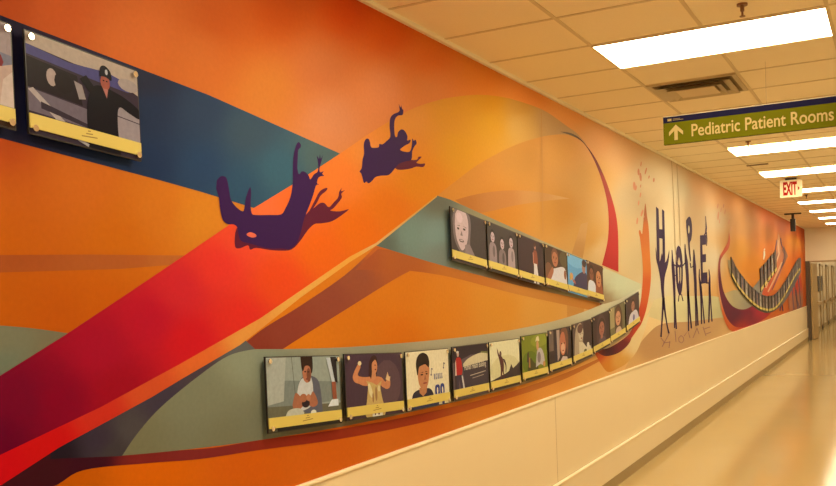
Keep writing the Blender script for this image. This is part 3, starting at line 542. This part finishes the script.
SH['B'] = [((53, 37, 44), rect(0, 0, 1, 1)), ((177, 147, 116), [(0, 1), (1, 1), (1, .72), (.7, .86), (.4, .84), (0, .88)]), ((72, 63, 99), [(0, .88), (.35, .83), (.7, .87), (.98, .8), (.9, .72), (.5, .74), (0, .78)]), ((29, 17, 22), [(0, .76), (.42, .72), (.46, .42), (0, .46)]), ((175, 144, 120), ell(.2, .62, .045, .09)), ((25, 13, 18), ell(.3, .60, .08, .11)), ((151, 129, 111), [(.39, .66), (.46, .64), (.49, .5), (.43, .48)]), ((110, 91, 89), [(0, .45), (.5, .4), (.5, .2), (0, .22)]), ((177, 151, 129), [(0, .43), (.04, .46), (.30, .20), (.22, .20)]),
           ((51, 37, 43), [(.1, .34), (.5, .24), (.5, .2), (.1, .27)]), ((153, 129, 115), [(.72, .62), (1, .56), (1, .15), (.74, .15)]), ((163, 137, 115), ell(.9, .80, .1, .07)), ((51, 39, 43), [(.78, .43), (1, .41), (1, .40), (.78, .42)]),
           ((12, 8, 17), cr([(.5, .0), (.49, .3), (.51, .52), (.56, .66), (.64, .7), (.76, .68), (.88, .64), (1.0, .56), (1.0, .46), (.9, .49), (.8, .52), (.78, .3), (.8, 0)])), ((12, 8, 17), [(.44, .70), (.5, .76), (.6, .62), (.56, .54)]), ((159, 79, 56), ell(.675, .75, .045, .085)), ((172, 103, 82), [(.65, .68), (.70, .68), (.685, .58)]), ((15, 12, 22), cr([(.625, .80), (.635, .90), (.68, .93), (.73, .88), (.735, .79), (.68, .81), (.625, .80)])), ((180, 163, 146), ell(.69, .865, .013, .03)), ((34, 17, 20), ell(.66, .765, .01, .008, 6)), ((34, 17, 20), ell(.69, .765, .01, .008, 6)), ((163, 146, 129), [(.34, .10), (.5, .03), (.49, 0), (.4, .04)])]
SH['L1'] = [((150, 146, 118), rect(0, 0, 1, 1)), ((124, 122, 100), [(0, .7), (1, .62), (1, .34), (0, .3)]), ((104, 94, 66), [(0, .34), (1, .3), (1, 0), (0, 0)]), ((170, 160, 130), [(0, 1), (.25, 1), (.2, .4), (0, .36)]), ((70, 60, 40), [(.32, 1), (.325, 1), (.36, .4), (.355, .4)]),
            ((92, 86, 84), cr([(.36, .3), (.40, .6), (.47, .72), (.60, .72), (.69, .62), (.72, .3), (.70, .16), (.5, .2)])), ((198, 184, 158), cr([(.36, .36), (.40, .6), (.46, .70), (.52, .66), (.58, .70), (.60, .5), (.56, .3), (.44, .24)])), ((166, 96, 60), cr([(.31, .34), (.36, .50), (.45, .42), (.55, .44), (.60, .5), (.66, .34), (.6, .28), (.48, .32), (.40, .26), (.33, .26), (.31, .34)])), ((44, 30, 30), ell(.49, .34, .055, .06)), ((168, 96, 58), ell(.46, .42, .05, .06)), ((184, 112, 70), ell(.53, .42, .03, .05)),
            ((176, 104, 66), ell(.52, .77, .062, .14)), ((120, 66, 42), ell(.545, .74, .03, .10)), ((48, 26, 18), cr([(.44, 1.01), (.452, .84), (.47, .80), (.50, .87), (.56, .86), (.582, .76), (.605, .84), (.605, 1.01)])), ((70, 36, 26), ell(.497, .79, .014, .012, 8)), ((70, 36, 26), ell(.54, .785, .014, .012, 8)), ((120, 56, 42), ell(.515, .685, .018, .012, 8)), ((190, 176, 140), cr([(.20, .16), (.26, .27), (.40, .28), (.46, .20), (.36, .18)])), ((216, 200, 160), ell(.59, .2, .04, .04)),
            ((188, 180, 160), [(.80, .98), (.87, .98), (.93, .62), (.87, .62)]), ((40, 32, 30), [(.86, .99), (.95, .99), (.96, .6), (.92, .62)]), ((150, 78, 48), [(.87, .62), (.93, .62), (.94, .3), (.88, .3)]), ((216, 206, 180), [(.80, .26), (.86, .36), (.96, .36), (.96, .26)]), ((40, 34, 28), rect(.1, 0, 1, .06))]
SH['L2'] = [((72, 46, 52), rect(0, 0, 1, 1)), ((92, 62, 60), ell(.72, .5, .25, .4)), ((48, 22, 22), cr([(.38, .62), (.40, .86), (.46, .97), (.53, .95), (.54, .8), (.50, .58), (.42, .54)])), ((204, 122, 70), cr([(.22, .54), (.14, .58), (.12, .68), (.22, .86), (.25, .80), (.20, .68), (.30, .64), (.46, .64), (.60, .62), (.68, .54), (.72, .64), (.76, .60), (.76, .46), (.70, .42), (.62, .46), (.56, .5), (.32, .5), (.22, .54)])), ((208, 126, 74), ell(.485, .80, .055, .12)), ((206, 128, 76), ell(.47, .66, .04, .08)), ((60, 28, 26), cr([(.38, .7), (.41, .9), (.48, .97), (.53, .93), (.49, .90), (.445, .84), (.44, .7), (.42, .6)])), ((120, 40, 34), ell(.505, .75, .015, .012, 8)), ((50, 24, 22), ell(.50, .82, .012, .01, 8)), ((224, 190, 130), ell(.235, .86, .03, .035)), ((222, 172, 110), [(.68, .58), (.72, .70), (.74, .62), (.77, .62), (.75, .54)]),
            ((202, 158, 84), cr([(.33, .58), (.36, .5), (.34, .3), (.32, 0), (.64, 0), (.60, .3), (.58, .46), (.60, .56), (.52, .50), (.44, .54), (.33, .58)])), ((228, 196, 130), ell(.40, .42, .03, .12, rot=.2)), ((160, 110, 60), ell(.50, .36, .02, .12)), ((230, 196, 128), ell(.55, .44, .02, .05)), ((150, 96, 50), ell(.44, .3, .012, .08)), ((228, 204, 160), rect(.42, 0, .6, .06)), ((90, 40, 40), rect(.46, .02, .48, .06)), ((90, 40, 40), rect(.52, .02, .545, .06))]
SH['L3'] = [((236, 204, 146), rect(0, 0, 1, 1)), ((42, 36, 46), cr([(.08, .0), (.12, .24), (.22, .32), (.40, .33), (.52, .32), (.6, .22), (.62, 0)])), ((190, 116, 66), [(.28, .36), (.46, .36), (.44, .26), (.36, .2), (.28, .27)]), ((198, 122, 70), cr([(.25, .60), (.27, .44), (.33, .34), (.40, .32), (.47, .38), (.51, .52), (.52, .72), (.4, .8), (.28, .76), (.25, .60)])), ((38, 22, 18), cr([(.24, .58), (.22, .78), (.27, .92), (.38, .97), (.49, .92), (.53, .80), (.51, .70), (.44, .76), (.36, .75), (.29, .72), (.26, .6)])),
            ((40, 22, 20), ell(.345, .585, .03, .014, 8)), ((40, 22, 20), ell(.455, .59, .025, .014, 8)), ((60, 30, 24), [(.31, .62), (.38, .635), (.38, .62)]), ((60, 30, 24), [(.43, .64), (.49, .625), (.43, .62)]), ((150, 60, 48), ell(.41, .43, .05, .014, 8)), ((160, 92, 56), [(.39, .49), (.44, .49), (.42, .58)]),
            ((70, 66, 90), [(.565, .56), (.575, .56), (.575, .66), (.60, .65), (.60, .67), (.565, .68)]), ((70, 66, 90), ell(.558, .56, .014, .018, 8)), ((90, 80, 96), [(.87, .66), (.88, .66), (.88, .74), (.91, .71), (.90, .75), (.87, .76)]), ((90, 80, 96), ell(.87, .66, .014, .018, 8))] \
           + [((150, 136, 130), rect(.625+i*.045, .47, .65+i*.045, .57)) for i in range(5)] + [((226, 196, 150), rect(.632+i*.045, .50, .645+i*.045, .55)) for i in (1, 3, 4)] + [((46, 58, 110), cr([(.64, .2), (.645, .34), (.70, .37), (.745, .34), (.75, .2)])), ((46, 58, 110), cr([(.77, .2), (.775, .35), (.82, .38), (.865, .34), (.87, .2)])), ((236, 204, 146), ell(.695, .26, .018, .06)), ((236, 204, 146), ell(.82, .26, .018, .06)), ((40, 44, 70), rect(.1, 0, .72, .06)), ((60, 60, 90), rect(.8, 0, .86, .06))]
SH['L4'] = [((98, 74, 68), rect(0, 0, 1, 1)), ((48, 34, 38), [(0, 1), (1, 1), (1, .8), (.5, .82), (.2, .74), (0, .7)]), ((216, 186, 130), cr([(.28, .66), (.4, .74), (.6, .80), (.8, .83), (1, .82)])+[(1, .62), (.28, .58)]), ((126, 118, 60), [(.8, .86), (1, .84), (1, .80), (.8, .83)]), ((64, 50, 52), [(.26, .6), (1, .66), (1, .18), (.32, .18)]), ((56, 40, 40), [(.05, .95), (.12, .95), (.14, .2), (.04, .2)]),
            ((176, 34, 30), cr([(.06, .56), (.08, .76), (.14, .80), (.22, .76), (.25, .54), (.20, .44), (.08, .44)])), ((220, 180, 140), [(.06, .7), (.08, .76), (.09, .46), (.05, .46)]), ((60, 46, 56), [(.08, .46), (.22, .46), (.26, .18), (.20, .18), (.15, .38), (.13, .18), (.08, .18)]), ((196, 150, 116), ell(.14, .86, .03, .05)), ((216, 196, 160), ell(.13, .90, .035, .025)), ((210, 190, 160), [(.22, .44), (.25, .44), (.30, .18), (.26, .18)]),
            ((196, 170, 130), [(.46, .42), (.92, .46), (.92, .445), (.46, .405)]), ((180, 154, 118), [(.52, .36), (.86, .39), (.86, .378), (.52, .348)])]
SH['L5'] = [((228, 202, 140), rect(0, 0, 1, 1)), ((216, 190, 124), ell(.5, .4, .5, .3)), ((60, 44, 40), [(.0, .20), (.3, .26), (.5, .30), (.62, .34), (.70, .48), (.76, .38), (.9, .44), (1, .50), (1, .0), (0, 0)]), ((84, 38, 34), cr([(.235, .88), (.27, .80), (.31, .72), (.38, .68), (.43, .60), (.45, .48), (.44, .36), (.46, .22), (.42, .22), (.40, .36), (.36, .20), (.32, .20), (.34, .38), (.32, .52), (.29, .64), (.25, .74), (.235, .88)])), ((56, 34, 34), cr([(.42, .62), (.48, .60), (.53, .48), (.52, .34), (.50, .32), (.50, .46), (.46, .54), (.42, .62)])), ((70, 40, 36), ell(.345, .735, .035, .06)), ((130, 80, 64), ell(.33, .73, .015, .03))]
SH['L6'] = [((122, 120, 28), rect(0, 0, 1, 1)), ((98, 106, 24), ell(.3, .4, .3, .25)), ((142, 136, 36), ell(.7, .85, .35, .15)), ((66, 60, 26), cr([(.2, .2), (.24, .44), (.34, .48), (.46, .36), (.6, .3), (.62, .18)])), ((188, 164, 140), cr([(.52, .24), (.56, .5), (.62, .66), (.76, .66), (.86, .5), (.88, .26), (.7, .3)])), ((128, 104, 90), ell(.66, .46, .07, .13)), ((206, 140, 84), ell(.61, .74, .05, .12)), ((222, 190, 130), cr([(.53, .84), (.58, .94), (.66, .95), (.68, .84), (.6, .86)])), ((196, 128, 60), ell(.86, .28, .05, .07)), ((60, 40, 34), [(.2, .6), (.26, .64), (.24, .4), (.18, .4)]), ((170, 110, 60), [(.24, .28), (.3, .26), (.3, .5), (.26, .5)]), ((40, 34, 16), rect(.1, 0, .96, .06))]
SH['L7'] = [((52, 36, 36), rect(0, 0, 1, 1)), ((108, 84, 66), rect(.0, .5, .2, 1)), ((42, 34, 46), cr([(.22, 0), (.26, .5), (.36, .9), (.46, 1), (.4, .4), (.42, 0)])), ((176, 140, 110), [(.34, .98), (.48, .98), (.46, .3), (.36, .2)]), ((196, 106, 66), ell(.62, .62, .15, .30)), ((120, 70, 46), cr([(.5, .9), (.6, 1), (.8, .98), (.88, .7), (.82, .3), (.76, .6), (.7, .86), (.6, .92)])), ((226, 160, 110), ell(.62, .5, .09, .14)), ((70, 30, 26), ell(.57, .62, .03, .02, 8)), ((70, 30, 26), ell(.68, .62, .03, .02, 8)), ((150, 50, 40), ell(.62, .44, .04, .02, 8)), ((206, 170, 140), [(.44, .16), (.6, .3), (.8, .26), (.86, .1)])]
SH['L8'] = [((84, 60, 52), rect(0, 0, 1, 1)), ((178, 146, 104), cr([(.05, .1), (.1, .6), (.2, .9), (.44, .98), (.52, .6), (.42, .2)])), ((60, 36, 36), rect(.56, .3, 1, 1)), ((206, 176, 130), ell(.42, .72, .13, .2)), ((96, 56, 44), ell(.38, .84, .14, .12)), ((70, 30, 26), ell(.38, .70, .02, .02, 8)), ((70, 30, 26), ell(.48, .70, .02, .02, 8)), ((150, 60, 44), ell(.44, .58, .04, .02, 8)), ((216, 186, 136), cr([(.3, .5), (.5, .46), (.7, .3), (.9, .3), (.9, .1), (.3, .1)])), ((96, 90, 50), ell(.62, .2, .08, .06)), ((222, 196, 150), ell(.78, .34, .07, .07))]
SH['L9'] = [((56, 34, 34), rect(0, 0, 1, 1)), ((74, 48, 46), ell(.5, .5, .3, .5))]+head(.52, .60, .22, (168, 96, 66), (40, 22, 22), .8)+[((92, 66, 64), cr([(.26, .1), (.36, .32), (.5, .36), (.68, .32), (.8, .1)])), ((172, 100, 70), ell(.5, .36, .07, .06))]
SH['L10'] = [((112, 96, 56), rect(0, 0, 1, 1)), ((168, 140, 84), rect(0, .4, .3, 1)), ((74, 44, 30), cr([(.3, .2), (.3, .8), (.45, .98), (.65, .98), (.8, .7), (.8, .2)]))]+head(.53, .62, .24, (216, 142, 92), (96, 52, 30), .8)+[((204, 160, 120), cr([(.3, .1), (.4, .32), (.66, .32), (.8, .1)]))]
SH['L11'] = [((60, 40, 40), rect(0, 0, 1, 1)), ((76, 44, 36), cr([(.3, .3), (.32, .8), (.5, .95), (.72, .84), (.76, .3)])), ((206, 180, 160), cr([(.1, .1), (.26, .42), (.5, .5), (.8, .46), (1, .1)])), ((110, 96, 120), ell(.56, .3, .08, .1))]+head(.52, .68, .17, (180, 112, 76), (50, 28, 24), .8)
G = lambda a: (a, int(a*.8), int(a*.7))
SH['U1'] = [(G(66), rect(0, 0, 1, 1)), (G(120), cr([(.1, 1.0), (.48, 1.0), (.56, .8), (.52, .4), (.6, .2), (.3, .15), (.08, .4), (.04, .8)])), (G(205), cr([(.12, .9), (.22, 1.02), (.4, 1.02), (.48, .84), (.47, .56), (.40, .36), (.30, .24), (.22, .28), (.13, .46), (.10, .7)])), (G(222), ell(.24, .86, .09, .1)), (G(70), ell(.19, .64, .035, .022, 8)), (G(70), ell(.36, .66, .04, .022, 8)), (G(94), [(.14, .69), (.24, .71), (.24, .695)]), (G(94), [(.31, .72), (.42, .71), (.42, .695)]), (G(130), [(.24, .52), (.31, .52), (.28, .62)]), (G(60), ell(.27, .42, .07, .03, 10)), (G(210), ell(.27, .425, .05, .014, 10)), (G(140), [(.36, .36), (.50, .4), (.66, .18), (.36, .18)])]
SH['U2'] = [(G(64), rect(0, 0, 1, 1))]
for cx, hy, a in ((.16, .72, 150), (.47, .64, 128), (.78, .74, 170)):
    SH['U2'] += [(G(a), cr([(cx-.13, .1), (cx-.11, hy-.2), (cx, hy-.12), (cx+.11, hy-.2), (cx+.13, .1)])), (G(a-40), ell(cx+.03, hy-.3, .04, .12))]+head(cx, hy, .12, G(196), G(40), .6)
SH['U3'] = [((56, 34, 36), rect(0, 0, 1, 1)), ((190, 130, 96), ell(.66, .86, .035, .07)), ((80, 36, 26), ell(.65, .90, .04, .05)), ((140, 66, 42), cr([(.60, .76), (.72, .76), (.76, .5), (.70, .4), (.58, .42), (.56, .56)])), ((216, 190, 160), [(.60, .46), (.72, .46), (.80, .0), (.70, .0), (.67, .28), (.66, .0), (.58, .0)]), ((190, 120, 86), [(.56, .7), (.59, .72), (.60, .46), (.57, .44)])]
SH['U4'] = [((70, 44, 30), rect(0, 0, 1, 1)), ((120, 72, 46), ell(.15, .3, .2, .3)), ((92, 72, 44), ell(.85, .8, .2, .2)), ((220, 196, 170), cr([(.2, .1), (.28, .42), (.5, .52), (.8, .6), (.95, .5), (1, .1)])), ((170, 96, 60), cr([(.05, .2), (.2, .4), (.32, .52), (.36, .4), (.2, .15)])), ((150, 84, 54), ell(.9, .42, .06, .12))]+head(.44, .74, .2, (186, 108, 66), (120, 70, 44), .75)
SH['U5'] = [((96, 152, 172), rect(0, 0, 1, 1)), ((120, 170, 184), ell(.4, .9, .5, .2)), ((60, 50, 70), cr([(.25, .1), (.34, .4), (.55, .56), (.8, .66), (1, .6), (1, .1)])), ((170, 116, 90), ell(.84, .78, .1, .16)), ((70, 46, 40), ell(.86, .9, .12, .1)), ((214, 150, 84), ell(.18, .44, .09, .09)), ((200, 150, 60), [(.08, .36), (.14, .3), (.18, .44), (.1, .46)]), ((176, 96, 70), [(.2, .4), (.36, .34), (.4, .26), (.24, .3)])]
SH['U6'] = [((84, 44, 32), rect(0, 0, 1, 1)), ((216, 200, 176), cr([(.02, .1), (.08, .44), (.3, .5), (.5, .4), (.52, .1)])), ((150, 70, 40), cr([(.5, .1), (.56, .5), (.9, .5), (1, .1)]))]+head(.27, .68, .19, (140, 78, 50), (40, 22, 20), .75)+head(.70, .62, .25, (204, 124, 70), (80, 42, 26), .75)
TL = 'photo plaques of the upper left pair'; LR = 'photo plaques of the curved lower row'; UR = 'photo plaques of the descending upper row'
plaque(1.425, 2.343, .44, .288, -4.5, SH['A'], 'photo plaque cut by the left picture edge, showing a pale reddish blur', TL)
plaque(1.894, 2.308, .417, .288, -4.3, SH['B'], 'large photo plaque of a man in dark clothes and cap beside a small aircraft', TL)
low = [('L1', 2.941, 1.314, -3.8, 'photo plaque of a seated child beside water, leftmost of the lower row'), ('L2', 3.488, 1.283, -3.6, 'photo plaque of a woman in gold raising one arm on dark ground'),
       ('L3', 4.012, 1.259, -1.9, 'photo plaque of a dark-haired person on white with music notes'), ('L4', 4.532, 1.249, -1.1, 'photo plaque of a person in red beside a dark lettered building sign'),
       ('L5', 5.03, 1.243, -.7, 'photo plaque of a lone silhouette on a pale sky'), ('L6', 5.541, 1.249, -.2, 'photo plaque of a fair-haired child on green grass'),
       ('L7', 6.051, 1.262, 1.1, 'photo plaque of a face framed by dark stripes, right of the green one'), ('L8', 6.568, 1.286, 3.1, 'photo plaque of a pale figure at left on brown ground'),
       ('L9', 7.07, 1.328, 5.2, 'dark photo plaque of a small face, third from right in the lower row'), ('L10', 7.56, 1.385, 6.2, 'photo plaque of a long-haired face on olive ground, second from right in lower row'),
       ('L11', 8.071, 1.455, 8.0, 'photo plaque of a person in pale top, rightmost of the lower row')]
plq = {}
for n, s, z, t, l in low: plq[n] = plaque(s, z, .472 if n not in ('L1', 'L2') else .508, .293, t, SH[n], l, LR)
up = [('U1', 4.571, 1.988, 'black and white photo plaque of one large smiling child, highest of its row'), ('U2', 5.058, 1.936, 'black and white photo plaque of three people in a row'),
      ('U3', 5.536, 1.882, 'dark photo plaque of one slim standing figure in white trousers'), ('U4', 6.026, 1.831, 'photo plaque of a person in a white sleeveless top leaning forward'),
      ('U5', 6.499, 1.78, 'photo plaque of a person in dark clothes on light blue sky'), ('U6', 6.948, 1.735, 'warm brown photo plaque of two faces, lowest of the descending row')]
for n, s, z, l in up: plq[n] = plaque(s, z, .462 if n != 'U6' else .43, .292, -6.4, SH[n], l, UR)
# lettering printed in the building photograph
bl = mat('poster_lettering', ink((214, 186, 140)), .5)
text('Human Health Building', .044, 'poster_lettering', bl, plq['L4'], (.0092, -.095, .012), (math.pi/2, 0, math.pi/2), ext=.0001, xs=.72, bold=.0005)

# far plaques along the swooping band
def path_plaques(path, n_, w, h, group, lab_):
    pts = [W(*p) for p in cr(path, 12)]; L_ = [0]
    for a, b in zip(pts, pts[1:]): L_.append(L_[-1]+abs(b[0]-a[0]))
    tot = L_[-1]
    for k in range(n_):
        d_ = tot*(k+.5)/n_; i = max(j for j in range(len(L_)-1) if L_[j] <= d_)
        f_ = (d_-L_[i])/max(1e-6, L_[i+1]-L_[i]); s = pts[i][0]+(pts[i+1][0]-pts[i][0])*f_; z = pts[i][1]+(pts[i+1][1]-pts[i][1])*f_
        a_ = pts[max(0, i-2)]; b_ = pts[min(len(pts)-1, i+3)]; sl = (b_[1]-a_[1])/(b_[0]-a_[0])
        t = empty('photo_plaque', (.012, s, z), label=lab_, category='photo plaque', group=group); tl = math.atan(sl)
        dw = tot/n_*w
        obj('backing_board', prism(SQ, -.005, .007, dw, h, tl), BOARD, t)
        base = [(58, 44, 44), (84, 66, 54), (48, 52, 62), (104, 84, 66)][k % 4]; fg = [(170, 140, 110), (120, 90, 66), (196, 170, 130), (150, 100, 70)][(k*3+1) % 4]
        picture('photo_print', [(base, rect(0, 0, 1, 1)), (fg, ell(.45+.1*(k % 2), .72, .14, .16)), (fg, cr([(.25, .2), (.35, .5), (.6, .52), (.75, .2)]))], dw*.98, h*.97, tl, t)
        obj('caption_strip', prism([(-.49, -.46), (.49, -.46), (.49, -.32), (-.49, -.32)], .0078, .011, dw, h, tl), YEL, t)
path_plaques([(730, 266), (736, 277.5), (743, 287), (751, 295.5), (759, 301.5), (767, 304)], 10, .88, .29, 'far plaques on the falling half of the far curved band', 'small far photo plaque on the falling left half of the swooping band')
path_plaques([(767.5, 304), (774, 302), (781, 294), (788, 282), (794, 271), (799, 264)], 13, .86, .30, 'far plaques on the rising half of the far curved band', 'small far photo plaque on the rising right half of the swooping band')
path_plaques([(759, 281), (764, 275), (771, 266), (776, 260)], 5, .72, .42, 'far plaques on the crossing band', 'small far photo plaque on the grey band crossing behind the swoop')

# ------------------------------------------------------------------ camera, world, colour
cam = bpy.data.cameras.new('camera'); co = bpy.data.objects.new('camera', cam); C.objects.link(co)
co.matrix_world = Matrix(((r0.x, u0.x, -f0.x, D), (r0.y, u0.y, -f0.y, 0), (r0.z, u0.z, -f0.z, H), (0, 0, 0, 1)))
cam.sensor_width = 36; cam.sensor_fit = 'HORIZONTAL'; cam.lens = F/836*36; cam.shift_y = (CY-243)/836; cam.clip_start = .02; cam.clip_end = 200
sc = bpy.context.scene; sc.camera = co
w = bpy.data.worlds.new('world'); sc.world = w; w.use_nodes = True; w.node_tree.nodes['Background'].inputs[0].default_value = (.9, .65, .35, 1); w.node_tree.nodes['Background'].inputs[1].default_value = .1
sc.view_settings.view_transform = 'Standard'; sc.view_settings.look = 'None'; sc.view_settings.gamma = 1; sc.view_settings.exposure = .1; sc.view_settings.use_curve_mapping = False
